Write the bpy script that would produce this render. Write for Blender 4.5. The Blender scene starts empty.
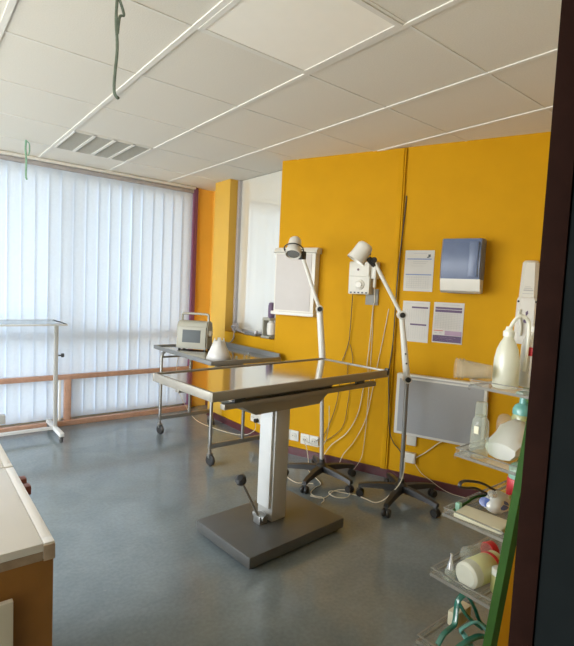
import bpy, bmesh, math, random
from mathutils import Matrix, Vector
random.seed(4)
S = bpy.context.scene
COL = S.collection
PI = math.pi
V = Vector

# ---------------------------------------------------------------- materials
def _new(name):
    m = bpy.data.materials.new(name); m.use_nodes = True
    nt = m.node_tree; nt.nodes.clear()
    out = nt.nodes.new('ShaderNodeOutputMaterial')
    return m, nt, nt.nodes.new, out

def noise_col(nt, col, var, scale, detail=4):
    n = nt.nodes.new
    tc = n('ShaderNodeTexCoord'); nz = n('ShaderNodeTexNoise')
    nz.inputs['Scale'].default_value = scale; nz.inputs['Detail'].default_value = detail
    nt.links.new(tc.outputs['Object'], nz.inputs['Vector'])
    r = n('ShaderNodeValToRGB')
    a = [max(0, c*(1-var)) for c in col]; b = [min(1, c*(1+var)) for c in col]
    r.color_ramp.elements[0].position = .3; r.color_ramp.elements[1].position = .7
    r.color_ramp.elements[0].color = (*a, 1); r.color_ramp.elements[1].color = (*b, 1)
    nt.links.new(nz.outputs['Fac'], r.inputs['Fac'])
    return nz, r

def pm(name, col, rough=.5, metal=0, var=.06, scale=14, bump=0, spec=.5, coat=0):
    m, nt, n, out = _new(name)
    b = n('ShaderNodeBsdfPrincipled')
    nz, r = noise_col(nt, col, var, scale)
    nt.links.new(r.outputs['Color'], b.inputs['Base Color'])
    b.inputs['Roughness'].default_value = rough; b.inputs['Metallic'].default_value = metal
    b.inputs['Specular IOR Level'].default_value = spec; b.inputs['Coat Weight'].default_value = coat
    if bump:
        bp = n('ShaderNodeBump'); bp.inputs['Strength'].default_value = bump; bp.inputs['Distance'].default_value = .004
        nt.links.new(nz.outputs['Fac'], bp.inputs['Height']); nt.links.new(bp.outputs['Normal'], b.inputs['Normal'])
    nt.links.new(b.outputs[0], out.inputs['Surface'])
    return m

def clear(name, tint=(.95, .95, .93), haze=.1, hazecol=(.8, .8, .76), rough=.08, ior=1.3):
    """thin clear sheet: see-through, mirror at grazing angles, slightly milky"""
    m, nt, n, out = _new(name)
    t = n('ShaderNodeBsdfTransparent'); t.inputs[0].default_value = (*tint, 1)
    g = n('ShaderNodeBsdfGlossy'); g.inputs['Roughness'].default_value = rough
    fr = n('ShaderNodeFresnel'); fr.inputs[0].default_value = ior
    ge = n('ShaderNodeNewGeometry'); inv = n('ShaderNodeMath'); inv.operation = 'SUBTRACT'; inv.inputs[0].default_value = 1
    nt.links.new(ge.outputs['Backfacing'], inv.inputs[1])
    ml = n('ShaderNodeMath'); ml.operation = 'MULTIPLY'; nt.links.new(fr.outputs[0], ml.inputs[0]); nt.links.new(inv.outputs[0], ml.inputs[1])
    mx = n('ShaderNodeMixShader'); nt.links.new(ml.outputs[0], mx.inputs[0])
    nt.links.new(t.outputs[0], mx.inputs[1]); nt.links.new(g.outputs[0], mx.inputs[2])
    nz, r = noise_col(nt, hazecol, .1, 20)
    d = n('ShaderNodeBsdfDiffuse'); nt.links.new(r.outputs[0], d.inputs[0])
    tr = n('ShaderNodeBsdfTranslucent'); nt.links.new(r.outputs[0], tr.inputs[0])
    dm = n('ShaderNodeMixShader'); dm.inputs[0].default_value = .5
    nt.links.new(d.outputs[0], dm.inputs[1]); nt.links.new(tr.outputs[0], dm.inputs[2])
    m2 = n('ShaderNodeMixShader'); m2.inputs[0].default_value = haze
    nt.links.new(mx.outputs[0], m2.inputs[1]); nt.links.new(dm.outputs[0], m2.inputs[2])
    nt.links.new(m2.outputs[0], out.inputs['Surface'])
    return m

def milky(name, col, trans=.5, gloss=.08, rough=.3, see=0, var=.05, scale=10):
    m, nt, n, out = _new(name)
    nz, r = noise_col(nt, col, var, scale)
    d = n('ShaderNodeBsdfDiffuse'); tr = n('ShaderNodeBsdfTranslucent'); g = n('ShaderNodeBsdfGlossy')
    g.inputs['Roughness'].default_value = rough
    nt.links.new(r.outputs[0], d.inputs[0]); nt.links.new(r.outputs[0], tr.inputs[0])
    a = n('ShaderNodeMixShader'); a.inputs[0].default_value = trans
    nt.links.new(d.outputs[0], a.inputs[1]); nt.links.new(tr.outputs[0], a.inputs[2])
    b = n('ShaderNodeMixShader'); b.inputs[0].default_value = gloss
    nt.links.new(a.outputs[0], b.inputs[1]); nt.links.new(g.outputs[0], b.inputs[2])
    last = b
    if see:
        t = n('ShaderNodeBsdfTransparent'); c = n('ShaderNodeMixShader'); c.inputs[0].default_value = see
        nt.links.new(b.outputs[0], c.inputs[1]); nt.links.new(t.outputs[0], c.inputs[2]); last = c
    nt.links.new(last.outputs[0], out.inputs['Surface'])
    return m

def floor_mat():
    m, nt, n, out = _new('vinyl_floor')
    b = n('ShaderNodeBsdfPrincipled')
    tc = n('ShaderNodeTexCoord')
    n1 = n('ShaderNodeTexNoise'); n1.inputs['Scale'].default_value = 3.0; n1.inputs['Detail'].default_value = 6; n1.inputs['Distortion'].default_value = .8
    n2 = n('ShaderNodeTexNoise'); n2.inputs['Scale'].default_value = 55; n2.inputs['Detail'].default_value = 3
    vz = n('ShaderNodeTexVoronoi'); vz.inputs['Scale'].default_value = 6
    mp = n('ShaderNodeMapping'); mp.inputs['Scale'].default_value = (1, 3.2, 1); mp.inputs['Rotation'].default_value = (0, 0, .6)
    nt.links.new(tc.outputs['Object'], mp.inputs[0]); nt.links.new(mp.outputs[0], vz.inputs['Vector'])
    for q in (n1, n2): nt.links.new(tc.outputs['Object'], q.inputs['Vector'])
    r1 = n('ShaderNodeValToRGB'); r1.color_ramp.elements[0].position = .35; r1.color_ramp.elements[1].position = .68
    r1.color_ramp.elements[0].color = (.165, .198, .212, 1); r1.color_ramp.elements[1].color = (.21, .245, .255, 1)
    nt.links.new(n1.outputs[0], r1.inputs[0])
    r2 = n('ShaderNodeValToRGB'); r2.color_ramp.elements[0].position = .35; r2.color_ramp.elements[1].position = .65
    r2.color_ramp.elements[0].color = (.93, .93, .93, 1); r2.color_ramp.elements[1].color = (1.05, 1.05, 1.05, 1)
    nt.links.new(n2.outputs[0], r2.inputs[0])
    mu = n('ShaderNodeMixRGB'); mu.blend_type = 'MULTIPLY'; mu.inputs[0].default_value = 1
    nt.links.new(r1.outputs[0], mu.inputs[1]); nt.links.new(r2.outputs[0], mu.inputs[2])
    r3 = n('ShaderNodeValToRGB'); r3.color_ramp.elements[0].position = .02; r3.color_ramp.elements[1].position = .06
    r3.color_ramp.elements[0].color = (.5, .5, .5, 1); r3.color_ramp.elements[1].color = (0, 0, 0, 1)
    nt.links.new(vz.outputs['Distance'], r3.inputs[0])
    ml = n('ShaderNodeMixRGB'); nt.links.new(r3.outputs[0], ml.inputs[0]); nt.links.new(mu.outputs[0], ml.inputs[1])
    ml.inputs[2].default_value = (.33, .34, .32, 1)
    nt.links.new(ml.outputs[0], b.inputs['Base Color'])
    rr = n('ShaderNodeMapRange'); rr.inputs[3].default_value = .09; rr.inputs[4].default_value = .17
    nt.links.new(n1.outputs[0], rr.inputs[0]); nt.links.new(rr.outputs[0], b.inputs['Roughness'])
    bp = n('ShaderNodeBump'); bp.inputs['Strength'].default_value = .03; bp.inputs['Distance'].default_value = .006
    nt.links.new(n1.outputs[0], bp.inputs['Height']); nt.links.new(bp.outputs[0], b.inputs['Normal'])
    nt.links.new(b.outputs[0], out.inputs['Surface'])
    return m

def sheen_panel():
    m, nt, n, out = _new('backed_glass')
    nz, r = noise_col(nt, (.74, .71, .63), .04, 2)
    d = n('ShaderNodeBsdfDiffuse'); nt.links.new(r.outputs[0], d.inputs[0])
    g = n('ShaderNodeBsdfGlossy'); g.inputs['Roughness'].default_value = .03; g.inputs[0].default_value = (.95, .97, .97, 1)
    x = n('ShaderNodeMixShader'); x.inputs[0].default_value = .42
    nt.links.new(d.outputs[0], x.inputs[1]); nt.links.new(g.outputs[0], x.inputs[2]); nt.links.new(x.outputs[0], out.inputs['Surface'])
    return m

M_ = {}
def mats():
    D = M_
    D['floor'] = floor_mat()
    D['yellow'] = pm('yellow_paint', (.55, .280, .006), .6, var=.035, scale=5, bump=.03, spec=.08)
    D['yellow_pale'] = pm('yellow_gloss_paint', (.66, .39, .06), .45, var=.03, scale=5, bump=.03, spec=.3)
    D['lit_yellow'] = pm('warm_lit_yellow', (.80, .46, .07), .45, var=.03, scale=5)  # yellow wall by the window, its warm light put into the colour
    D['cream'] = pm('cream_wall_paint', (.72, .63, .46), .6, var=.03, scale=5)
    D['tile'] = pm('ceiling_tile', (.71, .675, .60), .85, var=.035, scale=160, bump=.25)
    D['tee'] = pm('white_tee_bar', (.74, .72, .67), .8, spec=.1, var=.02)
    D['maroon'] = pm('maroon_plinth', (.085, .022, .025), .35, var=.1)
    D['plum'] = pm('plum_mullion', (.20, .07, .13), .4, var=.05)
    D['timber'] = pm('pinkish_timber', (.50, .29, .20), .45, var=.1, scale=30)
    D['frame_grey'] = pm('grey_frame', (.45, .43, .44), .35, metal=.3)
    D['slat'] = milky('blind_fabric', (.66, .74, .84), .125, .01, .5, var=.02, scale=40)
    D['white'] = pm('white_plastic', (.66, .635, .57), .38, var=.025)
    D['white_enamel'] = pm('white_enamel', (.68, .66, .60), .3, var=.02, coat=.2)
    D['offwhite'] = pm('aged_white_plastic', (.62, .59, .51), .4, var=.04)
    D['beige'] = pm('beige_plastic', (.33, .315, .25), .45, var=.03)
    D['screen'] = pm('grey_screen', (.075, .085, .09), .6, var=.05)
    D['steel'] = pm('stainless_steel', (.30, .275, .23), .45, metal=.6, var=.04, scale=8)
    D['steel_top'] = pm('polished_steel_sheet', (.62, .57, .49), .10, metal=1, var=.03, scale=4)
    D['dull_metal'] = pm('dull_grey_plate', (.24, .23, .20), .5)
    D['alu'] = pm('aluminium', (.27, .265, .25), .4, metal=.7, var=.03)
    D['col_grey'] = pm('grey_painted_steel', (.48, .47, .44), .38, metal=.2, var=.03)
    D['col_white'] = pm('pale_column_cover', (.60, .60, .58), .35, var=.02)
    D['base_grey'] = pm('dark_grey_base', (.085, .085, .08), .35, var=.06)
    D['black'] = pm('black_plastic', (.022, .021, .02), .4, var=.1)
    D['rubber'] = pm('grey_rubber', (.05, .05, .05), .55, var=.1)
    D['viewer'] = pm('grey_light_panel', (.50, .46, .43), .5, var=.015)
    D['rad'] = pm('radiator_front', (.33, .33, .33), .5, var=.04, scale=300, bump=.1)
    D['blue'] = pm('smoky_blue_plastic', (.12, .155, .25), .3, var=.05, spec=.4)
    D['paper'] = pm('paper', (.57, .54, .49), .7, var=.02)
    D['ink_grey'] = pm('grey_print', (.42, .40, .38), .7)
    D['ink_blue'] = pm('blue_print', (.18, .24, .42), .7)
    D['ink_purple'] = pm('purple_print', (.13, .085, .15), .7)
    D['ink_mauve'] = pm('mauve_print', (.38, .26, .34), .7)
    D['ink_red'] = pm('red_print', (.5, .05, .05), .6)
    D['cab_top'] = pm('white_laminate', (.70, .68, .655), .38, var=.015, scale=6)
    D['cab_edge'] = pm('laminate_edge', (.36, .27, .19), .5, var=.15, scale=60)
    D['cab_end'] = pm('brown_melamine', (.30, .14, .035), .45, var=.08, scale=22)
    D['redwood'] = pm('reddish_wood_pull', (.22, .06, .04), .4)
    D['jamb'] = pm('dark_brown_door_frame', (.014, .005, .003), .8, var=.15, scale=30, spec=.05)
    D['corridor'] = pm('unlit_corridor', (.008, .010, .010), .9, var=.1, spec=.05)  # near-black tone carries the shade of an unlit corridor
    D['green_paint'] = pm('green_paint', (.022, .068, .008), .6, var=.1, spec=.12)
    D['green_cord'] = pm('green_cord', (.16, .30, .20), .7, var=.2, scale=90)
    D['khaki_cord'] = pm('dull_green_cord', (.09, .115, .085), .7, var=.25, scale=90)
    D['acrylic'] = clear('clear_acrylic', (.97, .97, .95), .07, (.75, .74, .70), .06, 1.35)
    D['acrylic_edge'] = clear('acrylic_edge', (.75, .76, .74), .5, (.50, .49, .46), .1, 1.4)
    D['cup'] = clear('clear_cup_plastic', (.97, .96, .92), .22, (.85, .78, .66), .12, 1.3)
    D['bottle_clear'] = clear('clear_bottle_plastic', (.93, .96, .92), .25, (.76, .80, .72), .08, 1.4)
    D['dimming_tint'] = clear('window_glass_dimming_tint', (.40, .43, .45), .0, (.8, .8, .8), .01, 1.3)  # tint added to cut the daylight reaching the blind
    D['glass'] = clear('window_glass', (.97, .98, .98), .0, (.8, .8, .8), .01, 1.3)
    D['table_glass'] = clear('table_glass', (.85, .9, .92), .3, (.72, .78, .82), .05, 1.45)
    D['backed'] = sheen_panel()
    D['hdpe'] = milky('milky_bottle_plastic', (.80, .80, .68), .45, .06, .3)
    D['hdpe_tube'] = milky('milky_tube_plastic', (.82, .82, .72), .3, .06, .3)
    D['teal'] = milky('teal_plastic', (.20, .52, .47), .35, .08, .25)
    D['pouch'] = milky('white_film', (.82, .82, .76), .4, .1, .25)
    D['pouch_yellow'] = milky('yellowish_film', (.62, .64, .30), .4, .1, .25)
    D['jar_yellow'] = milky('pale_yellow_label', (.72, .73, .40), .2, .05, .4)
    D['jar_dark'] = milky('olive_plastic', (.45, .44, .17), .3, .08, .3)
    D['green_tube'] = milky('dark_green_strap', (.025, .20, .15), .25, .12, .2)
    D['green_light'] = milky('light_green_plastic', (.30, .55, .42), .3, .08, .3)
    D['red'] = pm('red_plastic', (.50, .025, .03), .35)
    D['blue_film'] = milky('blue_film', (.10, .17, .50), .3, .15, .2)
    D['foil'] = pm('silver_foil', (.75, .76, .78), .18, metal=.8, var=.1)
    D['card'] = pm('cream_card', (.66, .62, .46), .6, var=.05)
    D['cable_white'] = pm('white_cable', (.62, .57, .44), .5)
    D['cable_black'] = pm('dark_cable', (.035, .03, .022), .5)
    D['cone'] = milky('white_cone_plastic', (.84, .82, .78), .35, .06, .35)
    D['louvre'] = pm('grey_louvre', (.50, .50, .47), .5, var=.06, scale=120)
    D['diffuser'] = pm('white_diffuser', (.92, .89, .82), .55, var=.01)
    D['lens'] = pm('grey_lens', (.20, .21, .21), .12)
mats()

# ---------------------------------------------------------------- mesh builder
class MB:
    def __init__(s): s.bm = bmesh.new()
    def _mark(s): s.n0 = len(s.bm.verts)
    def box(s, a, b, bev=0, seg=2, rot=None, at=None):
        c = [(p+q)/2 for p, q in zip(a, b)]; d = [abs(q-p) for p, q in zip(a, b)]
        r = bmesh.ops.create_cube(s.bm, size=1, matrix=Matrix.Translation(c) @ Matrix.Diagonal((*d, 1)))
        vs = r['verts']
        if bev:
            bev = min(bev, min(d)*.45)
            es = {e for v in vs for e in v.link_edges}
            o = bmesh.ops.bevel(s.bm, geom=list(es), offset=bev, segments=seg, profile=.6, affect='EDGES')
            vs = list({v for v in o['verts']} | {v for v in vs if v.is_valid})
        if rot is not None:
            bmesh.ops.rotate(s.bm, verts=vs, cent=V(at or c), matrix=rot)
        return s
    def prism(s, poly, z0, z1, axis='z'):
        f = {'z': lambda p, h: (p[0], p[1], h), 'x': lambda p, h: (h, p[0], p[1]), 'y': lambda p, h: (p[0], h, p[1])}[axis]
        A = [s.bm.verts.new(f(p, z0)) for p in poly]; B = [s.bm.verts.new(f(p, z1)) for p in poly]
        n = len(poly)
        s.bm.faces.new(A[::-1]); s.bm.faces.new(B)
        for i in range(n): s.bm.faces.new((A[i], A[(i+1) % n], B[(i+1) % n], B[i]))
        return s
    def rings(s, rs, cap=True, closed=False):
        R = [[s.bm.verts.new(p) for p in r] for r in rs]
        n = len(rs[0]); m = len(R)
        for i in range(m if closed else m-1):
            a, b = R[i], R[(i+1) % m]
            for k in range(n): s.bm.faces.new((a[k], a[(k+1) % n], b[(k+1) % n], b[k]))
        if cap and not closed:
            s.bm.faces.new(R[0][::-1]); s.bm.faces.new(R[-1])
        return s
    def tube(s, pts, r, n=8, closed=False, cap=True, flat=1.0):
        pts = [V(p) for p in pts]; m = len(pts)
        rr = r if isinstance(r, (list, tuple)) else [r]*m
        up = None; rs = []
        for i, p in enumerate(pts):
            if closed: t = pts[(i+1) % m]-pts[i-1]
            else: t = pts[min(i+1, m-1)]-pts[max(i-1, 0)]
            t.normalize()
            if up is None:
                up = t.orthogonal().normalized()
                if abs(t.z) < .9: up = (V((0, 0, 1))-t*t.z).normalized()
            else:
                up = (up-t*up.dot(t)); up = up.normalized() if up.length > 1e-6 else t.orthogonal().normalized()
            w = t.cross(up)
            rs.append([p+(w*math.cos(a)+up*flat*math.sin(a))*rr[i] for a in [2*PI*k/n for k in range(n)]])
        return s.rings(rs, cap, closed)
    def cyl(s, p, q, r0, r1=None, n=20, cap=True):
        return s.tube([p, q], [r0, r0 if r1 is None else r1], n, cap=cap)
    def lathe(s, prof, o=(0, 0, 0), axis=(0, 0, 1), n=28, cap=True, sx=1, sy=1):
        z = V(axis).normalized(); x = V((1, 0, 0)) if abs(z.z) > .999 else V((0, 0, 1)).cross(z).normalized(); y = z.cross(x)
        o = V(o); rs = []
        for r, h in prof:
            r = max(r, 1e-4)
            rs.append([o+z*h+(x*sx*math.cos(2*PI*k/n)+y*sy*math.sin(2*PI*k/n))*r for k in range(n)])
        return s.rings(rs, cap)
    def quad(s, *p):
        s.bm.faces.new([s.bm.verts.new(q) for q in p]); return s

def smooth_path(pts, k=6):
    """Catmull-Rom through pts"""
    P = [V(p) for p in pts]; out = []
    for i in range(len(P)-1):
        a, b, c, d = P[max(i-1, 0)], P[i], P[i+1], P[min(i+2, len(P)-1)]
        for j in range(k):
            t = j/k
            out.append(.5*((2*b)+(c-a)*t+(2*a-5*b+4*c-d)*t*t+(3*b-a-3*c+d)*t**3))
    out.append(P[-1]); return out

OFF = {}
def link(name, mb, mat, parent=None, off=None, label=None):
    bmesh.ops.recalc_face_normals(mb.bm, faces=mb.bm.faces)
    if off is not None: bmesh.ops.translate(mb.bm, verts=mb.bm.verts, vec=-V(off))
    me = bpy.data.meshes.new(name); mb.bm.to_mesh(me); mb.bm.free()
    me.shade_smooth(); me.set_sharp_from_angle(angle=math.radians(38))
    me.materials.append(M_[mat])
    o = bpy.data.objects.new(name, me); COL.objects.link(o)
    if parent: o.parent = parent
    if label: o['label'] = label
    return o

def thing(name, label, cat, base=(0, 0, 0), group=None, frame=None):
    o = bpy.data.objects.new(name, None); COL.objects.link(o)
    o.empty_display_size = .05
    o.matrix_world = (frame or Matrix()) @ Matrix.Translation(base)
    o['label'] = label; o['category'] = cat
    if group: o['group'] = group
    OFF[o.name] = base
    return o

def part(name, mb, mat, root, label=None):
    r = root
    while r.parent: r = r.parent
    return link(name, mb, mat, root, OFF.get(r.name, (0, 0, 0)), label)

def solo(name, mb, mat, label, cat, base=(0, 0, 0), group=None, frame=None):
    o = link(name, mb, mat, None, base)
    o.matrix_world = (frame or Matrix()) @ Matrix.Translation(base)
    o['label'] = label; o['category'] = cat
    if group: o['group'] = group
    OFF[o.name] = base
    return o

def struct(name, mb, mat, parent=None, frame=None):
    o = link(name, mb, mat, parent)
    if frame: o.matrix_world = frame
    if not parent: o['kind'] = 'structure'
    return o

def copy_tree(o, parent=None):
    c = o.copy(); COL.objects.link(c); c.parent = parent
    for ch in list(o.children): copy_tree(ch, c)
    return c

# ---------------------------------------------------------------- room dimensions
H = 2.395                      # ceiling
TX, TY, T = .9299, 1.8566, .6  # ceiling grid
XR = 2.487                     # right wall (recessed length near the window)
YW = 4.76                      # plane of the blinds
XL = -2.5                      # left wall
P0 = V((2.4584, 3.11, 0)); DIR = V((.35905, -.93332, 0))
WALL = Matrix.Translation(P0) @ Matrix.Rotation(math.atan2(DIR.y, DIR.x), 4, 'Z')   # x along the angled wall, -y into the room

# ---------------------------------------------------------------- shell
struct('floor', MB().box((XL-.1, -1.6, -.1), (3.9, 5.1, 0)), 'floor')
ceil = struct('ceiling', MB().box((XL-.1, .1, H+.005), (3.9, 5.1, H+.1)), 'tile')
g = MB()
for j in range(-6, 6):
    x = TX+T*j
    g.box((x-.012, .3, H), (x+.012, 4.86, H+.006))
for i in range(-2, 5):
    y = TY+T*i
    for j in range(-6, 5):
        x = TX+T*j
        g.box((x+.012, y-.007, H+.002), (x+T-.012, y+.006, H+.006))
struct('tee_grid', g, 'tee', ceil)
w = MB().prism([(2.4275, 3.190), (2.9, 1.9636), (3.548, .27), (3.85, .27), (3.85, 3.190)], 0, H+.008)
struct('wall_right', w, 'yellow')
struct('wall_recess', MB().box((XR, 3.19, 0), (2.85, 4.09, .915)), 'yellow')
struct('pillar', MB().box((XR, 4.09, 0), (2.85, 4.375, H+.008)), 'yellow_pale')
struct('wall_niche', MB().box((2.69, 4.375, 0), (2.85, 4.9, H+.008)), 'lit_yellow')
struct('wall_back', MB().box((2.485, 4.77, 0), (2.69, 4.95, H+.008)), 'lit_yellow')
wb = MB().box((XL, 4.86, 2.365), (2.485, 5.05, H+.008)).box((XL, 4.86, 0), (2.485, 5.05, .05)).box((XL-.1, 4.86, 0), (XL+.06, 5.05, H))
struct('wall_window', wb, 'cream')
WL = (.55, 4.5, .30, 2.25)          # unseen opening added to the left wall for more daylight: y0, y1, z0, z1
struct('wall_left', MB().box((XL-.15, .3, 0), (XL, WL[0], H+.008)).box((XL-.15, WL[1], 0), (XL, 4.95, H+.008)).box((XL-.15, WL[0], 0), (XL, WL[1], WL[2])).box((XL-.15, WL[0], WL[3]), (XL, WL[1], H+.008)), 'cream')
f2 = MB()
for k in range(5):
    y = WL[0]+(WL[1]-WL[0]-.05)*k/4
    f2.box((XL-.10, y, WL[2]), (XL-.05, y+.05, WL[3]), .004)
for z in (WL[2], WL[3]-.05): f2.box((XL-.098, WL[0], z), (XL-.052, WL[1], z+.05), .004)
w3 = struct('added_window', f2, 'timber')  # unseen window, added to brighten the room from the left
struct('window_pane', MB().quad((XL-.075, WL[0], WL[2]), (XL-.075, WL[1], WL[2]), (XL-.075, WL[1], WL[3]), (XL-.075, WL[0], WL[3])), 'glass', w3)
wf = MB().box((.76, .12, 0), (3.9, .32, H+.008)).box((XL-.1, .12, 0), (-.30, .32, H+.008)).box((-.30, .12, 2.06), (.76, .32, H+.008))
struct('wall_front', wf, 'cream')
# corridor behind the camera
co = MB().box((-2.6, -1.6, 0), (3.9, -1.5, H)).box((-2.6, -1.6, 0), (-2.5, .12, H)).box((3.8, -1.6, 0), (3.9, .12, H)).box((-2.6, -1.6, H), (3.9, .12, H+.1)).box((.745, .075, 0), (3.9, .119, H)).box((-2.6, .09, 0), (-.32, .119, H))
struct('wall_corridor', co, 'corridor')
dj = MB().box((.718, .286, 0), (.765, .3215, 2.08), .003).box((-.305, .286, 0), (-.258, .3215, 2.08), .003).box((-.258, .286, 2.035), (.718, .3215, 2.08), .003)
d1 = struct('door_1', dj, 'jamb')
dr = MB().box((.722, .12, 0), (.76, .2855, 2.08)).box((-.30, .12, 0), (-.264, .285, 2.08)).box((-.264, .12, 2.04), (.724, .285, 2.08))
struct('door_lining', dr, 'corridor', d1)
# plinths
struct('baseboard_right', MB().box((-.082, -.012, 0), (3.0, .002, .062)), 'maroon', frame=WALL)
struct('baseboard_recess', MB().box((XR-.012, 3.03, 0), (XR+.001, 4.375, .062)).box((2.678, 4.375, 0), (2.691, 4.77, .062)), 'maroon')
# window
wf = MB()
for x0 in (-2.435, -1.25, -.03, 1.19, 2.376): wf.box((x0, 4.815, .05), (x0+.06, 4.90, 2.365), .006)
for z0, z1 in ((.05, .11), (.42, .48), (.775, .88), (2.27, 2.365)): wf.box((-2.435, 4.80, z0), (2.436, 4.89, z1), .006)
win = struct('window_1', wf, 'timber')
gl = MB().quad((-2.44, 4.91, .05), (2.46, 4.91, .05), (2.46, 4.91, 2.365), (-2.44, 4.91, 2.365))
struct('window_pane', gl, 'dimming_tint', win)
struct('trim_1', MB().box((2.437, 4.735, 0), (2.487, 4.88, H), .004), 'plum')
tr = MB().box((XL, 4.672, .432), (2.437, 4.712, .476), .004).box((XL, 4.66, 0), (2.437, 4.716, .045), .004)
for x in (-2.3, -1.15, 1.152): tr.box((x, 4.675, .045), (x+.06, 4.709, .432), .003)
struct('trim_2', tr, 'timber')
struct('trim_3', MB().box((1.105, 4.68, .045), (1.125, 4.70, .432), .003), 'tee')
struct('trim_4', MB().box((XL, 4.70, 2.372), (2.437, 4.86, H), .003), 'tee')
# glazed opening in the recess
gp = MB().quad((2.602, 3.19, .93), (2.602, 4.06, .93), (2.602, 4.06, H), (2.602, 3.19, H))
w2 = struct('window_2', MB().box((2.572, 4.052, .915), (2.622, 4.089, H), .003).box((2.575, 3.148, .916), (2.612, 4.052, .945), .003), 'frame_grey')
struct('window_pane', gp, 'backed', w2)
struct('wall_beyond', MB().box((2.64, 3.19, .915), (2.85, 4.09, H+.008)), 'cream')

# ---------------------------------------------------------------- blind
bl = thing('vertical_blind', 'white vertical slat blind covering the whole window', 'blind', (0, YW, 2.34))
part('headrail', MB().box((-2.44, YW-.025, 2.335), (2.435, YW+.02, 2.368), .003), 'frame_grey', bl)
x = 2.376; k = 0
while x > -2.44:
    a = random.uniform(-.03, .03)+.09
    if k in (5, 12, 17): a += .08
    wd = .066
    mb = MB(); rs = []
    for u in range(7):
        t = (u/6-.5)*2
        px = x+math.cos(a)*wd*t; py = YW+math.sin(a)*wd*t-.004*(1-t*t)
        rs.append((px, py))
    tops = [mb.bm.verts.new((p[0], p[1], 2.333)) for p in rs]
    bots = [mb.bm.verts.new((p[0]+.004*math.sin(k), p[1], .052)) for p in rs]
    for u in range(6): mb.bm.faces.new((bots[u], bots[u+1], tops[u+1], tops[u]))
    part('slat', mb, 'slat', bl)
    x -= .108; k += 1

# ---------------------------------------------------------------- ceiling fittings
def tile_box(i, j): return (TX+T*j+.013, TY+T*i+.008, TX+T*(j+1)-.013, TY+T*(i+1)-.008)
x0, y0, x1, y1 = tile_box(-1, 0)
lp = thing('ceiling_light', 'smooth white square ceiling light panel, unlit, brighter than the tiles around it', 'ceiling light', ((x0+x1)/2, (y0+y1)/2, H))
fr = MB().box((x0, y0, H-.002), (x1, y0+.022, H+.007)).box((x0, y1-.022, H-.002), (x1, y1, H+.007)).box((x0, y0+.022, H-.002), (x0+.022, y1-.022, H+.007)).box((x1-.022, y0+.022, H-.002), (x1, y1-.022, H+.007))
part('frame', fr, 'tee', lp)
part('diffuser', MB().box((x0+.022, y0+.022, H+.001), (x1-.022, y1-.022, H+.007)), 'diffuser', lp)
x0, y0, x1, y1 = tile_box(3, 0)
vt = thing('ceiling_vent', 'square ceiling grille of four grey louvre panels divided by white strips', 'vent', ((x0+x1)/2, (y0+y1)/2, H))
n4 = (x1-x0)/4
vf = MB()
for k in range(5):
    xx = x0+n4*k
    vf.box((max(x0, xx-.011), y0, H-.004), (min(x1, xx+.011), y1, H+.006))
vf.box((x0, y0, H-.003), (x1, y0+.012, H+.006)).box((x0, y1-.012, H-.003), (x1, y1, H+.006))
part('frame', vf, 'tee', vt)
for k in range(4):
    lv = MB().box((x0+n4*k+.012, y0+.012, H+.004), (x0+n4*(k+1)-.012, y1-.012, H+.007))
    for q in range(22):
        yy = y0+.02+q*(y1-y0-.04)/21
        lv.box((x0+n4*k+.012, yy-.0015, H-.002), (x0+n4*(k+1)-.012, yy+.0015, H+.005))
    part('louvre', lv, 'louvre', vt)
def cord(pts, r, mat, label, knot):
    t = thing('hanging_cord', label, 'cord', pts[0])
    part('strand', MB().tube(smooth_path(pts, 5), r, 7, flat=.6), mat, t)
    part('loop', MB().tube(smooth_path(knot, 5), r*.9, 7, flat=.6), mat, t)
cx, cy = .610, 1.83
cord([(cx, cy, H), (cx-.003, cy, 2.30), (cx+.003, cy, 2.2), (cx-.004, cy, 2.1), (cx-.004, cy, 2.045), (cx+.006, cy-.004, 2.026), (cx+.01, cy-.004, 2.03)], .006, 'khaki_cord',
     'long dull green cord hanging from the ceiling beside the light panel', [(cx, cy-.004, 2.385), (cx+.018, cy-.006, 2.34), (cx+.022, cy-.006, 2.32), (cx+.008, cy-.005, 2.31), (cx+.002, cy-.004, 2.25)])
cx, cy = .735, 4.196
cord([(cx, cy, H), (cx-.004, cy, 2.33), (cx+.002, cy, 2.24), (cx, cy, 2.13), (cx+.008, cy, 2.10)], .008, 'green_cord',
     'short pale green cord hanging from the ceiling close to the blind', [(cx, cy-.006, 2.385), (cx+.02, cy-.008, 2.37), (cx+.022, cy-.008, 2.31), (cx+.012, cy-.006, 2.28)])

# ---------------------------------------------------------------- examination table
FT = Matrix.Translation((1.6, 2.05, 0)) @ Matrix.Rotation(math.radians(3.8), 4, 'Z')
tb = thing('examination_table', 'steel topped veterinary examination table on a single grey column and square base', 'table', (0, 0, 0), frame=FT)
X0, X1, Y0, Y1, ZT = -.604, .640, -.262, .280, .905
rim = MB(); b_ = .016
rim.box((X0, Y0, ZT-.042), (X1, Y0+b_, ZT), .003).box((X0, Y1-b_, ZT-.042), (X1, Y1, ZT), .003)
rim.box((X0, Y0+b_, ZT-.042), (X0+b_, Y1-b_, ZT), .003).box((X1-b_, Y0+b_, ZT-.042), (X1, Y1-b_, ZT), .003)
top = part('tabletop', MB().box((X0+b_, Y0+b_, ZT-.022), (X1-b_, Y1-b_, ZT-.006)), 'steel_top', tb)
part('rim', rim, 'steel', top)
part('end_stop', MB().box((X1-.012, Y0-.003, ZT-.03), (X1+.006, Y0+.02, ZT+.010), .003), 'black', top)
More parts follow.
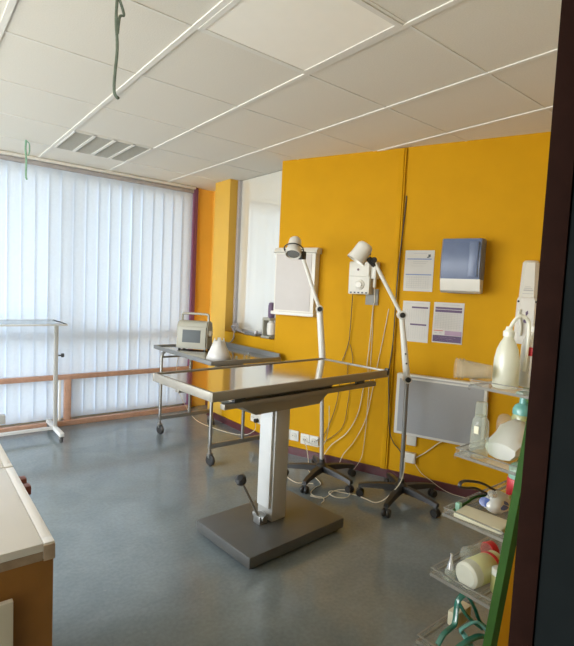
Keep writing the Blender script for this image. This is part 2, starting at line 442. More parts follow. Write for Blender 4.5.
for y in (Y0+.05, Y1-.09):
    rl_ = part('side_rail', MB().box((X0+.10, y, ZT-.100), (X1-.045, y+.035, ZT-.074), .004), 'steel', tb)
    for x in (X0+.16, X1-.21):
        part('spacer', MB().box((x, y+.005, ZT-.0745), (x+.06, y+.03, ZT-.0415)), 'rubber', rl_)
hous = MB().prism([(-.42, ZT-.043), (.25, ZT-.043), (.25, ZT-.085), (.15, ZT-.160), (-.29, ZT-.160), (-.42, ZT-.085)], Y0+.09, Y1-.11, 'y')
part('underframe', hous, 'steel', tb)
part('column', MB().box((-.030, -.03, .07), (.072, .095, .70), .006).box((-.022, -.022, .70), (.064, .087, ZT-.159)), 'col_grey', tb)
part('column_cover', MB().box((-.048, -.018, .15), (-.030, .083, .745), .004), 'col_white', tb, 'pale cover strip')
part('base', MB().box((-.345, -.240, .020), (.333, .236, .078), .008), 'base_grey', tb)
for x in (-.295, .285):
    for y in (-.19, .19): part('foot', MB().cyl((x, y, 0), (x, y, .022), .028), 'rubber', tb)
pd = part('pedal_lever', MB().cyl((-.095, .005, .115), (-.218, .005, .335), .0075, n=10), 'steel', tb)
part('knob', MB().lathe([(0, -.022), (.018, -.02), (.030, -.008), (.031, .008), (.018, .021), (0, .023)], (-.226, .005, .350), (-.55, -.25, .8)), 'black', pd)
part('pivot', MB().box((-.11, -.025, .078), (-.055, .035, .125), .006).cyl((-.085, -.04, .115), (-.085, .05, .115), .018), 'alu', tb)

# ---------------------------------------------------------------- steel trolley against the wall
ty = thing('steel_trolley', 'stainless steel trolley with tube legs on castors, carrying the monitor', 'trolley', (2.07, 3.58, 0))
A0, A1, B0, B1, ZZ = 1.755, 2.405, 3.06, 4.10, .80
tt = part('tabletop', MB().box((A0+.01, B0+.01, ZZ-.022), (A1-.01, B1-.01, ZZ-.010)), 'steel_top', ty)
rm = MB().box((A0, B0, ZZ-.03), (A1, B0+.013, ZZ+.003), .003).box((A0, B1-.013, ZZ-.03), (A1, B1, ZZ+.003), .003).box((A0, B0+.013, ZZ-.03), (A0+.013, B1-.013, ZZ+.003), .003)
part('lip', rm, 'alu', tt)
part('back_lip', MB().box((A1-.013, B0+.013, ZZ-.03), (A1, B1-.013, ZZ+.03), .003), 'alu', tt)
LX0, LX1, LX2 = 1.80, 2.09, 2.32
for y in (4.02, 3.11):
    pts = [(LX0, y, .15), (LX0, y, .70), (LX0+.012, y, .735), (LX0+.04, y, .758), (LX0+.08, y, .765), (LX1-.08, y, .765), (LX1-.04, y, .758), (LX1-.012, y, .735), (LX1, y, .70), (LX1, y, .15)]
    part('leg_frame', MB().tube(pts, .0135, 10), 'alu', ty)
    part('brace', MB().cyl((LX0, y, .70), (LX1, y, .70), .009, n=8), 'alu', ty)
    part('cross_bar', MB().box((LX0-.014, y-.013, .130), (LX2+.014, y+.013, .165), .003), 'alu', ty)
    for xx in (LX0, LX2):
        cs = part('caster', MB().cyl((xx, y, .095), (xx, y, .125), .012, n=10).box((xx-.018, y-.020, .06), (xx+.018, y+.014, .098), .004), 'alu', ty)
        part('wheel', MB().lathe([(.0, -.014), (.036, -.014), (.044, -.007), (.044, .007), (.036, .014), (0, .014)], (xx, y-.012, .044), (1, .25, 0), 20), 'black', cs)
part('long_rail', MB().cyl((LX1, 3.11, .70), (LX1, 4.02, .70), .011, n=8), 'alu', ty)

# monitor on the trolley
ang = math.atan2(3.494-3.85, 1.952-1.882)      # front edge direction
FM = Matrix.Translation((2.0, 3.80, ZZ-.010)) @ Matrix.Rotation(math.radians(-48), 4, 'Z') @ Matrix.Scale(.96, 4)
mo = thing('monitor', 'beige boxy patient monitor with grey screen and carry handle on the trolley', 'monitor', (0, 0, 0), frame=FM)
tilt = Matrix.Rotation(math.radians(-9), 3, 'X')
body = MB().prism([(-.075, .012), (.09, .012), (.10, .20), (.075, .262), (-.035, .262), (-.06, .22)], -.145, .145, 'x')
bmesh.ops.bevel(body.bm, geom=list(body.bm.edges), offset=.010, segments=3, affect='EDGES')
part('body', body, 'beige', mo)
def slab(u0, u1, v0, v1, d0, d1, bev=.002):
    """panel lying on the sloping front: u across, v up the slope"""
    mb = MB().box((u0, -d1, v0), (u1, -d0, v1), bev)
    bmesh.ops.rotate(mb.bm, verts=mb.bm.verts, cent=(0, 0, 0), matrix=Matrix.Rotation(math.radians(-4.1), 3, 'X'))
    bmesh.ops.translate(mb.bm, verts=mb.bm.verts, vec=(0, -.0755, .012))
    return mb
bz = part('bezel', slab(-.135, .135, .02, .20, -.006, .006, .004), 'beige', mo)
part('screen', slab(-.085, .085, .058, .172, .004, .009), 'screen', bz)
part('handle', MB().tube(smooth_path([(-.125, .02, .25), (-.125, .02, .305), (-.11, .02, .325), (0, .02, .327), (.11, .02, .325), (.125, .02, .305), (.125, .02, .25)], 4), .011, 8), 'beige', mo)
part('knob', MB().lathe([(0, 0), (.03, 0), (.028, .018), (.01, .03), (0, .032)], (.145, .0, .15), (1, 0, 0)), 'offwhite', mo)
for xx in (-.12, .12):
    for yy in (-.05, .07): part('foot', MB().cyl((xx, yy, 0), (xx, yy, .014), .012, n=10), 'rubber', mo)
# protective cone
pc = MB(); n = 40; c = V((1.90, 3.20, ZZ-.010)); rs = []
for h, r in ((0, .10), (.055, .080), (.11, .055), (.158, .036)):
    rs.append([c+V((r*math.cos(2*PI*k/n), r*math.sin(2*PI*k/n), h+((.010*(1 if (k//5) % 2 else -1)) if h > .14 else 0))) for k in range(n)])
pc.rings(rs, cap=False)
po = solo('protective_cone', pc, 'cone', 'white plastic pet cone with notched top standing on the trolley edge', 'cone', c)
md = po.modifiers.new('thickness', 'SOLIDIFY'); md.thickness = .0025
for k, (xx, yy, hh) in enumerate(((2.10, 3.14, .035), (2.16, 3.17, .045), (2.02, 3.13, .03))):
    v = thing('glass_vial', 'small vial on the trolley beside the white cone', 'vial', (xx, yy, ZZ-.010), 'small vials by the white cone')
    part('body', MB().lathe([(.011, 0), (.012, .003), (.012, hh*.7), (.007, hh*.8), (.007, hh*.85)], (xx, yy, ZZ-.010), n=14), 'bottle_clear', v)
    part('cap', MB().cyl((xx, yy, ZZ-.010+hh*.85), (xx, yy, ZZ-.010+hh), .009, n=12), 'alu', v)
# things on the ledge of the recess
solo('tangled_hose', MB().tube(smooth_path([(2.40, 3.86, .82), (2.47, 3.90, .86), (2.50, 3.93, .925), (2.53, 3.97, .95), (2.55, 3.99, .99), (2.54, 3.95, 1.0), (2.52, 3.90, .95), (2.54, 3.85, .925), (2.56, 3.90, .93), (2.53, 3.98, .935), (2.51, 4.0, .97), (2.52, 3.94, .98), (2.55, 3.88, .93), (2.54, 3.80, .925)], 5), .008, 7),
     'frame_grey', 'grey looped tubing lying on the ledge and trailing down to the trolley', 'hose', (2.52, 3.95, .92))
tl = thing('metal_instrument', 'flat pale metal instrument lying on the ledge under the glass', 'instrument', (2.54, 3.66, .916))
part('body', MB().box((2.50, 3.58, .916), (2.57, 3.76, .937), .004), 'alu', tl)
part('knob', MB().cyl((2.535, 3.62, .937), (2.535, 3.62, .962), .018, n=14), 'frame_grey', tl)
hs = thing('spray_bottle', 'beige bracketed bottle with dark purple top standing at the ledge corner', 'bottle', (2.53, 3.47, .916))
part('bracket', MB().box((2.50, 3.46, .916), (2.56, 3.48, 1.09), .004).box((2.50, 3.36, 1.075), (2.58, 3.48, 1.098), .004).box((2.49, 3.36, .916), (2.57, 3.48, .94), .004), 'beige', hs)
part('bottle_body', MB().lathe([(.02, 0), (.036, .01), (.04, .05), (.036, .11), (.018, .13), (.015, .145)], (2.545, 3.40, .94)), 'white', hs)
part('dark_top', MB().lathe([(.024, 0), (.03, .02), (.03, .11), (.024, .135), (.01, .14), (0, .14)], (2.55, 3.415, 1.095)), 'ink_purple', hs)

# ---------------------------------------------------------------- instrument table by the window
it = thing('overbed_table', 'pale wheeled table with glass top on one post by the blind', 'table', (.70, 4.40, 0))
tp = part('tabletop', MB().box((.30, 4.14, .984), (1.015, 4.62, .992)), 'table_glass', it, 'clear glass sheet')
rm = MB().box((.28, 4.12, .979), (1.035, 4.14, .993), .004).box((.28, 4.62, .979), (1.035, 4.64, .993), .004).box((1.035, 4.14, .979), (1.035, 4.62, .993), .004).box((.28, 4.14, .979), (.30, 4.62, .993), .004)
part('frame', rm, 'col_white', tp)
for xx in (1.012, .35):
    part('post', MB().box((xx-.016, 4.384, .07), (xx+.016, 4.416, .980), .004), 'col_grey', it)
    part('foot', MB().box((xx-.018, 4.16, .055), (xx+.018, 4.66, .088), .005), 'col_white', it)
    for yy in (4.19, 4.62):
        cs = part('caster', MB().box((xx-.014, yy-.016, .03), (xx+.014, yy+.016, .058), .003), 'alu', it)
        part('wheel', MB().lathe([(0, -.010), (.023, -.010), (.027, -.004), (.027, .004), (.023, .010), (0, .010)], (xx, yy, .027), (1, 0, 0), 18), 'rubber', cs)
part('cross_bar', MB().box((.366, 4.385, .062), (.996, 4.415, .086), .004), 'col_white', it)
kn = part('height_knob', MB().cyl((1.028, 4.40, .70), (1.06, 4.40, .70), .006, n=8).cyl((1.056, 4.40, .70), (1.075, 4.40, .70), .017, n=14), 'rubber', it)
part('stowed_clamp', MB().box((.57, 4.37, .165), (.636, 4.43, .235), .006), 'col_grey', it)

# ---------------------------------------------------------------- examination lamps
def star_base(root, hx, hy, a0):
    hub = part('base_hub', MB().lathe([(.0, .072), (.04, .072), (.045, .085), (.04, .12), (.022, .135), (.02, .16), (0, .16)], (hx, hy, 0)), 'black', root)
    for k in range(5):
        a = math.radians(a0+72*k); u = V((math.cos(a), math.sin(a), 0)); o = V((hx, hy, 0))
        L = .275
        rs = []
        for t, wd, z0, z1 in ((.02, .026, .075, .118), (.12, .024, .078, .114), (.22, .020, .074, .100), (L, .017, .066, .088)):
            s_ = V((-u.y, u.x, 0)); p = o+u*t
            rs.append([p-s_*wd+V((0, 0, z0)), p+s_*wd+V((0, 0, z0)), p+s_*wd*.7+V((0, 0, z1)), p-s_*wd*.7+V((0, 0, z1))])
        part('base_arm', MB().rings(rs), 'black', root)
        p = o+u*(L-.012); q = V((-u.y, u.x, 0))
        cs = part('caster', MB().cyl(p+V((0, 0, .045)), p+V((0, 0, .072)), .010, n=8), 'rubber', root)
        for sg in (-1, 1):
            part('wheel', MB().lathe([(0, -.010), (.022, -.010), (.0275, -.003), (.0275, .003), (.022, .010), (0, .010)], p+q*.014*sg+V((0, 0, .0275)), q, 18), 'black', cs)
    return hub

L1 = thing('examination_lamp', 'white jointed floor lamp whose ringed head faces out before the light box', 'lamp', (2.33, 2.44, 0))
star_base(L1, 2.33, 2.44, 203)
J0 = V((2.33, 2.44, .16)); J1 = V((2.306, 2.46, .80)); J2 = V((2.273, 2.485, 1.23)); J3 = V((2.169, 2.568, 1.578))
part('pole', MB().cyl((2.33, 2.44, .12), J1, .0145, n=14), 'col_grey', L1, 'grey steel pole')
part('lower_arm', MB().tube([J1-V((0, 0, .05)), J1+V((0, 0, .06)), J2], [.021, .024, .022], 14), 'white_enamel', L1)
part('upper_arm', MB().cyl(J2, J3, .0135, n=12), 'white_enamel', L1)
vd = V((-.62, -.77, .0))
jt = part('elbow', MB().cyl(J2-vd*.024, J2+vd*.024, .026, n=18), 'white_enamel', L1)
part('knob', MB().cyl(J2+vd*.022, J2+vd*.040, .017, n=14), 'black', jt)
kn = J3+(J3-J2).normalized()*.02
part('wrist', MB().box(kn-V((.022, .022, .03)), kn+V((.022, .022, .028)), .008), 'black', L1, 'black knuckle')
hc = V((2.112, 2.60, 1.642)); ha = V((-.42, -.36, -.83)).normalized()      # head axis, opening towards the room
hd = part('lamp_head', MB().lathe([(0, -.085), (.030, -.083), (.042, -.070), (.046, -.04), (.047, .0), (.055, .02), (.056, .055), (.050, .058), (.047, .045), (.0, .044)], hc, ha), 'white_enamel', L1)
part('lens', MB().lathe([(0, .0), (.044, .0), (.040, .006), (0, .010)], hc+ha*.046, ha), 'lens', hd)
rg = []
z = ha; x_ = V((0, 0, 1)).cross(z).normalized(); y_ = z.cross(x_)
for k in range(32): rg.append(hc+ha*.012+(x_*math.cos(2*PI*k/32)+y_*math.sin(2*PI*k/32))*.067)
part('grip_ring', MB().tube(rg, .0045, 6, closed=True).cyl(hc+ha*.012-x_*.067, hc+ha*.012-x_*.048, .004, n=6).cyl(hc+ha*.012+x_*.067, hc+ha*.012+x_*.048, .004, n=6), 'black', hd)

L2 = thing('examination_lamp', 'white jointed floor lamp with bell head turned down before the wall control box', 'lamp', (2.54, 1.90, 0))
star_base(L2, 2.54, 1.90, 200)
J1 = V((2.536, 1.904, .816)); J2 = V((2.487, 1.942, 1.227)); J3 = V((2.339, 2.06, 1.549))
part('pole', MB().cyl((2.54, 1.90, .12), J1, .0145, n=14), 'alu', L2, 'bare metal pole')
part('lower_arm', MB().tube([J1, J1+(J2-J1)*.12, J1+(J2-J1)*.4, J1+(J2-J1)*.7, J2], [.018, .022, .021, .018, .017], 12), 'white_enamel', L2)
part('upper_arm', MB().cyl(J2, J3, .0125, n=12), 'white_enamel', L2)
for J in (J1, J2):
    jt = part('elbow', MB().cyl(J-vd*.024, J+vd*.024, .027, n=18), 'white_enamel', L2)
    part('knob', MB().cyl(J+vd*.022, J+vd*.038, .017, n=14), 'black', jt)
bt = MB()
for q in (.25, .4): bt.cyl(J1+(J2-J1)*q+vd*.015, J1+(J2-J1)*q+vd*.024, .006, n=8)
part('bolt', bt, 'black', L2)
kn = J3+(J3-J2).normalized()*.02
wr = MB(); wr.tube([J3-V((.0, 0, .02)), kn+V((-.028, .022, .012))], [.014, .020], 10).cyl(kn-vd*.022, kn+vd*.03, .018, n=12)
part('wrist', wr, 'black', L2, 'black knuckle')
hc = V((2.268, 2.118, 1.610)); ha = V((-.40, .32, -.86)).normalized()
hd = part('lamp_head', MB().lathe([(0, -.066), (.038, -.064), (.050, -.052), (.053, -.03), (.056, .02), (.064, .060), (.060, .061), (.052, .03), (0, .03)], hc, ha), 'white_enamel', L2)
part('cap_button', MB().cyl(hc+V((.036, -.03, -.005)), hc+V((.048, -.042, -.005)), .010, n=12), 'maroon', hd)

# ---------------------------------------------------------------- things on the angled wall  (coordinates: along wall, -out, up)
def wthing(name, label, cat, s, z, group=None): return thing(name, label, cat, (s, 0, z), group, WALL)
xv = wthing('light_box', 'white framed x-ray light box with blank grey panel on the yellow wall', 'light box', .12, 1.16)
part('housing', MB().box((-.065, -.075, 1.17), (.30, -.001, 1.668), .006), 'white', xv)
part('top_cap', MB().prism([(-.082, 1.672), (-.092, 1.655), (-.078, 1.645), (0, 1.645), (0, 1.685), (-.06, 1.690)], -.075, .315, 'x'), 'white', xv)
part('bottom_ledge', MB().box((-.078, -.098, 1.150), (.315, -.001, 1.178), .008), 'white', xv)
part('panel', MB().box((-.052, -.079, 1.19), (.268, -.074, 1.638), .002), 'viewer', xv)
dv = wthing('control_box', 'white wall box with round dial and small dark light behind the bell lamp', 'control box', .68, 1.34)
bd = part('body', MB().box((.595, -.10, 1.345), (.760, -.001, 1.585), .010), 'offwhite', dv)
part('upper_panel', MB().box((.600, -.108, 1.475), (.755, -.098, 1.580), .006), 'offwhite', bd)
part('dial', MB().lathe([(.038, 0), (.036, .010), (.026, .014), (.022, .024), (0, .026)], (.685, -.10, 1.415), (0, -1, 0)), 'white', dv)
part('indicator', MB().cyl((.672, -.112, 1.525), (.672, -.106, 1.525), .009, n=12), 'maroon', dv)
sl = MB()
for k in range(5): sl.box((.612+.03*k, -.102, 1.352), (.627+.03*k, -.099, 1.362))
part('slots', sl, 'black', dv)
part('side_socket', MB().box((.76, -.085, 1.46), (.80, -.001, 1.585), .008).cyl((.785, -.06, 1.40), (.785, -.06, 1.48), .012, n=10), 'offwhite', dv)
solo('wall_plate', MB().box((.702, -.012, 1.270), (.802, -.001, 1.390), .004).box((.722, -.016, 1.295), (.782, -.011, 1.365), .003), 'dull_metal', 'plain grey metal plate on the wall below the control box', 'wall plate', (.75, 0, 1.27), frame=WALL)
tk = wthing('cable_trunking', 'yellow painted vertical cable duct running from ceiling to floor', 'cable duct', .92, .062)
part('duct', MB().box((.898, -.022, .064), (.936, -.001, 2.393), .003), 'yellow', tk)
part('pipe', MB().cyl((.943, -.009, .064), (.943, -.009, 2.393), .0075, n=10), 'yellow', tk)
def wcable(name, pts, r, mat, label):
    solo(name, MB().tube(smooth_path(pts, 6), r, 7), mat, label, 'cable', pts[0], frame=WALL)
wcable('power_cable', [(.964, -.006, 2.06), (.962, -.008, 1.95), (.945, -.03, 1.5), (.940, -.03, 1.02), (.925, -.032, .80), (.935, -.03, .60), (.952, -.03, .38), (.985, -.02, .28), (1.03, -.02, .235), (1.06, -.028, .205)], 0.00374, 'cable_black', 'dark cable drooping down beside the yellow duct to the wall socket')
def paper(s0, s1, z0, z1, label, kind):
    p = wthing('notice_sheet', label, 'notice', (s0+s1)/2, z0, 'notices on the yellow wall')
    mb = MB(); n = 6
    A = []
    for k in range(n+1):
        t = k/n; zz = z0+(z1-z0)*t; c = .004*math.sin(t*PI*1.5)
        A.append([(s0, -.0015-max(0, c), zz), ((s0+s1)/2, -.0015, zz), (s1, -.002-.003*abs(math.sin(t*3.3)), zz)])
    vv = [[mb.bm.verts.new(q) for q in r] for r in A]
    for a, b in zip(vv, vv[1:]):
        for u in range(2): mb.bm.faces.new((a[u], a[u+1], b[u+1], b[u]))
    sh = part('sheet', mb, 'paper', p)
    def bars(lst, mat, nm='print'):
        m2 = MB()
        for a, b, c, d in lst:
            m2.box((s0+a*(s1-s0), -.0075, z1-d*(z1-z0)), (s0+b*(s1-s0), -.0065, z1-c*(z1-z0)))
        part(nm, m2, mat, sh)
    W_ = s1-s0
    if kind == 1:
        bars([(.08, .92, .20, .225), (.06, .94, .58, .605)], 'ink_blue')
        bars([(.30, .75, .07, .08), (.3, .8, .27, .28), (.3, .75, .31, .32), (.25, .7, .38, .385)]+[(.12+.08*k, .125+.08*k, .63, .93) for k in range(10)]+[(.1, .9, .66+.05*k, .665+.05*k) for k in range(6)], 'ink_grey')
        bars([(.80, .88, .10, .16), (.76, .84, .155, .18)], 'screen', 'emblem')
    elif kind == 2:
        bars([(.35, .95, .13, .17), (.32, .92, .55, .59)], 'ink_purple')
        bars([(.1, .8, .05, .058)]+[(.1+.085*k, .105+.085*k, .2, .52) for k in range(10)]+[(.1+.085*k, .105+.085*k, .62, .92) for k in range(10)], 'ink_grey')
    else:
        bars([(.06, .94, .115, .165), (.06, .94, .18, .24), (.03, .97, .81, .97)], 'ink_purple')
        bars([(.42, .97, .69, .80)], 'ink_mauve')
        bars([(.05, .36, .69, .705)], 'ink_red')
        bars([(.3, .85, .05, .06), (.08, .16, .74, .76), (.24, .32, .74, .76)]+[(.06, .94, .28+.042*k, .285+.042*k) for k in range(9)]+[(.08+.09*k, .085+.09*k, .26, .66) for k in range(10)], 'ink_grey')
        bars([(.2, .8, .85, .862), (.15, .7, .89, .902), (.1, .55, .93, .94)], 'ink_mauve')
paper(.982, 1.188, 1.386, 1.674, 'white notice with a blue band across its middle, topmost of the three sheets', 1)
paper(.988, 1.180, 1.026, 1.315, 'white notice with two short purple bars and a torn edge, partly behind the lamp', 2)
paper(1.208, 1.410, 1.036, 1.317, 'white notice with dark purple bands at head and foot, under the blue dispenser', 3)
td = wthing('towel_dispenser', 'smoky blue paper towel dispenser with white lower tray on the wall', 'dispenser', 1.40, 1.42)
part('back_plate', MB().box((1.275, -.05, 1.40), (1.518, -.001, 1.735), .006), 'white', td)
cv = MB(); rs = []
for q in range(9):
    t = q/8; z = 1.475+.262*t
    out = .165-.015*(2*t-1)**2-.01*t
    rs.append([(1.262, -.045, z), (1.262, -out+.03, z), (1.275, -out, z), (1.512, -out, z), (1.526, -out+.03, z), (1.526, -.045, z)])
cv.rings(rs)
part('cover', cv, 'blue', td)
part('window_strip', MB().box((1.445, -.170, 1.49), (1.500, -.160, 1.715), .004), 'blue', td)
tr = MB().prism([(-.02, 1.392), (-.11, 1.385), (-.140, 1.40), (-.160, 1.470), (-.160, 1.476), (-.02, 1.476)], 1.272, 1.520, 'x')
part('tray', tr, 'white', td)
part('slot', MB().box((1.31, -.105, 1.383), (1.48, -.05, 1.3865)), 'black', td)
sd = wthing('soap_dispenser', 'tall white wall soap dispenser with grey print, above the wash bottle', 'dispenser', 1.82, 1.08)
lo = MB(); rs = []
for z, h0, h1, dd in ((1.085, 1.765, 1.885, .09), (1.12, 1.76, 1.89, .10), (1.36, 1.765, 1.885, .10), (1.375, 1.77, 1.88, .095)):
    rs.append([(h0, -.001, z), (h0, -dd+.02, z), (h0+.02, -dd, z), (h1-.02, -dd, z), (h1, -dd+.02, z), (h1, -.001, z)])
part('body', lo.rings(rs), 'white', sd)
up = MB(); rs = []
for z, h0, h1, dd in ((1.376, 1.772, 1.878, .092), (1.59, 1.780, 1.870, .085), (1.605, 1.788, 1.862, .07)):
    rs.append([(h0, -.001, z), (h0, -dd+.02, z), (h0+.02, -dd, z), (h1-.02, -dd, z), (h1, -dd+.02, z), (h1, -.001, z)])
part('cartridge', up.rings(rs), 'offwhite', sd)
part('print', MB().box((1.798, -.0925, 1.416), (1.852, -.0915, 1.424)).box((1.800, -.0925, 1.43), (1.846, -.0915, 1.434)).box((1.806, -.0925, 1.440), (1.838, -.0915, 1.443)).box((1.793, -.0930, 1.398), (1.856, -.0920, 1.401)), 'ink_grey', sd)
part('push_button', MB().lathe([(.014, 0), (.013, .006), (.0, .009)], (1.825, -.10, 1.23), (0, -1, 0)), 'ink_purple', sd)
part('emblem', MB().prism([(1.822, 1.26), (1.835, 1.275), (1.832, 1.295), (1.82, 1.285)], -.1015, -.1005, 'y'), 'ink_purple', sd)
ho = MB()
for q in (1.775, 1.873): ho.cyl((q, -.098, 1.350), (q, -.092, 1.350), .007, n=10)
part('screw', ho, 'black', sd)
part('lever', MB().tube(smooth_path([(1.79, -.10, 1.30), (1.785, -.115, 1.26), (1.80, -.118, 1.20), (1.80, -.11, 1.14)], 5), .008, 8), 'hdpe_tube', sd)
sd.matrix_world = WALL @ Matrix.Translation((1.79, 0, 1.08))
rd = wthing('radiator', 'white framed wall heater with flat grey front low on the yellow wall', 'radiator', 1.3, .36)
part('casing', MB().box((.998, -.075, .365), (1.605, -.018, .80), .010), 'white', rd)
part('front_panel', MB().box((1.022, -.0785, .385), (1.585, -.073, .765), .004), 'rad', rd)
part('outlet_slot', MB().box((1.05, -.0775, .778), (1.57, -.0745, .786)), 'ink_grey', rd)
for a in (1.08, 1.45): part('wall_bracket', MB().box((a, -.019, .28), (a+.07, -.001, .42), .002), 'offwhite', rd)
# sockets
def socket(s, z, n, label, frame=WALL, plug=(), w=.082):
    t = thing('wall_socket', label, 'socket', (s, 0, z), None, frame)
    for k in range(n):
        a = s+w*k
        pl = part('plate', MB().box((a+.001, -.014, z), (a+w-.001, -.001, z+.085), .004), 'white', t)
        part('recess', MB().lathe([(.026, 0), (.024, -.001), (.022, .004), (0, .004)], (a+w/2, -.0142, z+.0425), (0, -1, 0), 20), 'offwhite', pl)
        part('holes', MB().cyl((a+w/2-.010, -.0195, z+.0425), (a+w/2-.010, -.018, z+.0425), .0035, n=8).cyl((a+w/2+.010, -.0195, z+.0425), (a+w/2+.010, -.018, z+.0425), .0035, n=8), 'black', pl)
    return t
socket(.03, .118, 2, 'white wall socket pair behind the table column, nothing plugged in')
socket(.212, .108, 2, 'white double wall socket with cables plugged in behind the ringed lamp pole')
RW = Matrix.Translation((XR, 4.0, 0)) @ Matrix.Rotation(-PI/2, 4, 'Z')
so = socket(.44, .145, 2, 'white wall socket with dark plug under the steel trolley', RW, w=.078)
part('plug', MB().cyl((.56, -.05, .175), (.56, -.018, .175), .019, n=14), 'black', so)
s2 = wthing('junction_box', 'small white junction box on the wall under the heater', 'junction box', 1.115, .15)
part('box', MB().box((1.075, -.035, .155), (1.155, -.001, .228), .005), 'white', s2)
part('lid', MB().box((1.081, -.039, .161), (1.149, -.034, .222), .003), 'white', s2)
wcable('heater_cable', [(1.35, -.03, .37), (1.30, -.02, .33), (1.22, -.015, .25), (1.157, -.02, .20)], 0.00306, 'cable_white', 'short white cable from the heater down to the junction box')
wcable('thin_cable', [(1.15, -.02, .16), (1.20, -.02, .10), (1.27, -.025, .064), (1.34, -.03, .03), (1.42, -.03, .006), (1.55, -.04, .005)], 0.00204, 'cable_white', 'thin white cable running down from the junction box to the floor')
wcable('box_lead', [(.615, -.05, 1.346), (.605, -.03, 1.25), (.598, -.02, 1.10), (.59, -.015, .98), (.565, -.015, .88), (.54, -.015, .80), (.52, -.02, .5), (.44, -.02, .25), (.36, -.02, .16)], 0.00306, 'cable_black', 'dark lead dropping from the control box behind the table')
wcable('forked_lead', [(.60, -.012, .96), (.622, -.012, .89), (.63, -.012, .80), (.61, -.014, .5), (.57, -.014, .3), (.42, -.02, .16)], 0.00238, 'cable_black', 'second dark lead branching off under the control box')
wcable('grey_flex', [(.785, -.06, 1.42), (.79, -.05, 1.30), (.77, -.02, 1.25), (.755, -.015, .95), (.735, -.015, .70), (.70, -.015, .45), (.62, -.02, .28), (.50, -.03, .16), (.44, -.05, .06), (.42, -.09, .006)], 0.00306, 'cable_white', 'pale flex curving down the wall from the control box to the floor')
wcable('slanting_flex', [(.885, -.006, 1.25), (.86, -.008, 1.05), (.83, -.010, .85), (.795, -.012, .60), (.76, -.015, .40), (.68, -.02, .22), (.60, -.03, .10), (.58, -.06, .008)], 0.00238, 'cable_white', 'thin pale flex slanting down the wall from the yellow duct')
wcable('straight_flex', [(.765, -.008, 1.269), (.772, -.008, 1.0), (.77, -.010, .60), (.765, -.014, .32), (.75, -.02, .12), (.70, -.05, .01)], 0.00204, 'cable_white', 'thin pale flex hanging straight down from the grey wall plate')
def fcable(name, pts, r, label, mat='cable_white'):
    solo(name, MB().tube(smooth_path(pts, 8), r, 7), mat, label, 'cable', pts[0])
lpz = .005
fcable('lamp_flex', [(2.54, 1.885, .30), (2.52, 1.87, .22), (2.47, 1.86, .15), (2.40, 1.90, .06), (2.38, 1.97, .008), (2.37, 2.05, lpz), (2.36, 2.12, lpz), (2.31, 2.20, lpz), (2.25, 2.25, .012), (2.21, 2.225, .012), (2.22, 2.17, lpz), (2.28, 2.13, lpz), (2.335, 2.16, .012), (2.33, 2.21, .016), (2.26, 2.235, .014), (2.17, 2.21, lpz), (2.12, 2.22, lpz), (2.09, 2.28, lpz)], 0.00326, 'coiled white flex on the floor between the two lamp bases')
fcable('socket_flex', [(2.52, 2.87, .15), (2.48, 2.78, .12), (2.42, 2.68, .04), (2.37, 2.62, .008), (2.29, 2.40, lpz), (2.20, 2.36, lpz), (2.13, 2.32, lpz), (2.11, 2.27, lpz), (2.14, 2.22, lpz), (2.12, 2.18, lpz), (2.08, 2.16, lpz)], 0.00306, 'white flex from the double socket snaking under the ringed lamp')
fcable('pole_flex', [(2.345, 2.41, .55), (2.36, 2.42, .40), (2.40, 2.50, .24), (2.47, 2.67, .165), (2.515, 2.82, .15)], 0.00272, 'white flex looped from the ringed lamp pole to the socket')
fcable('loose_flex', [(2.28, 2.78, lpz), (2.22, 2.74, lpz), (2.16, 2.62, lpz), (2.15, 2.50, lpz), (2.20, 2.46, lpz), (2.24, 2.42, lpz)], 0.00272, 'loose white flex behind the table column near the wall')
fcable('monitor_lead', [(1.99, 4.02, .77), (1.98, 4.09, .60), (2.0, 4.10, .42), (2.05, 4.13, .30), (2.10, 4.15, .22), (2.2, 4.1, .06), (2.30, 3.9, .008), (2.40, 3.6, .01), (2.45, 3.46, .08), (2.445, 3.44, .17)], 0.00272, 'lead hanging from the monitor behind the trolley frame', 'cable_white')

# ---------------------------------------------------------------- cabinets at the near left
def cabinet(y0, y1, label, ztop, fw):
    c = thing('cabinet', label, 'cabinet', (-.05, (y0+y1)/2, 0), 'low cabinets')
    part('carcass', MB().box((-.30, y0+.024, .0), (.198, y1-.002, ztop-.034), .001), 'cab_end', c)
    part('end_panel', MB().box((-.30, y0+.003, .0), (.224, y0+.023, ztop-.034), .001), 'cab_end', c)
    tp = part('worktop', MB().box((-.31, y0, ztop-.016), (.205, y1, ztop), .001), 'cab_top', c)
    part('edge_strip', MB().box((-.30, y0+.001, ztop-.034), (.205, y1, ztop-.0165), .001), 'cab_edge', tp)
    dn = (ztop-.06)/2
    for k in range(2):
        z0_, z1_ = .04+dn*k, (.04+dn*(k+1)-.004) if k == 0 else ztop
        df = MB().box((.206, y0+.0245, z0_), (.225, y1-.003, z1_), .001)
        if k: df.box((.206, y0, ztop-.033), (.225, y0+.0245, z1_), .001)
        dw = part('drawer_front', df, 'cab_top', c)
        if k: part('drawer_edge', MB().box((.2055, y0-.003, ztop-.034), (.2255, y0-.0003, z1_-.004), .0005), 'cab_edge', dw)
        if fw:
            for yy in (1.315, 1.372):
                part('pull', MB().box((.225, yy-.014, .60+.222*k-.010), (.247, yy+.014, .60+.222*k+.012), .003), 'redwood', dw)
    return c
cabinet(.968, 1.422, 'brown sided cabinet with white top and small red pulls, nearest the doorway', .85, True)
cabinet(1.428, 2.02, 'white topped cabinet behind the nearest one towards the window', .85, False)
bdp = thing('leaning_board', 'grey white board propped against the brown cabinet end', 'board', (.0, .95, .40))
rb = Matrix.Rotation(math.radians(-2), 3, 'X')
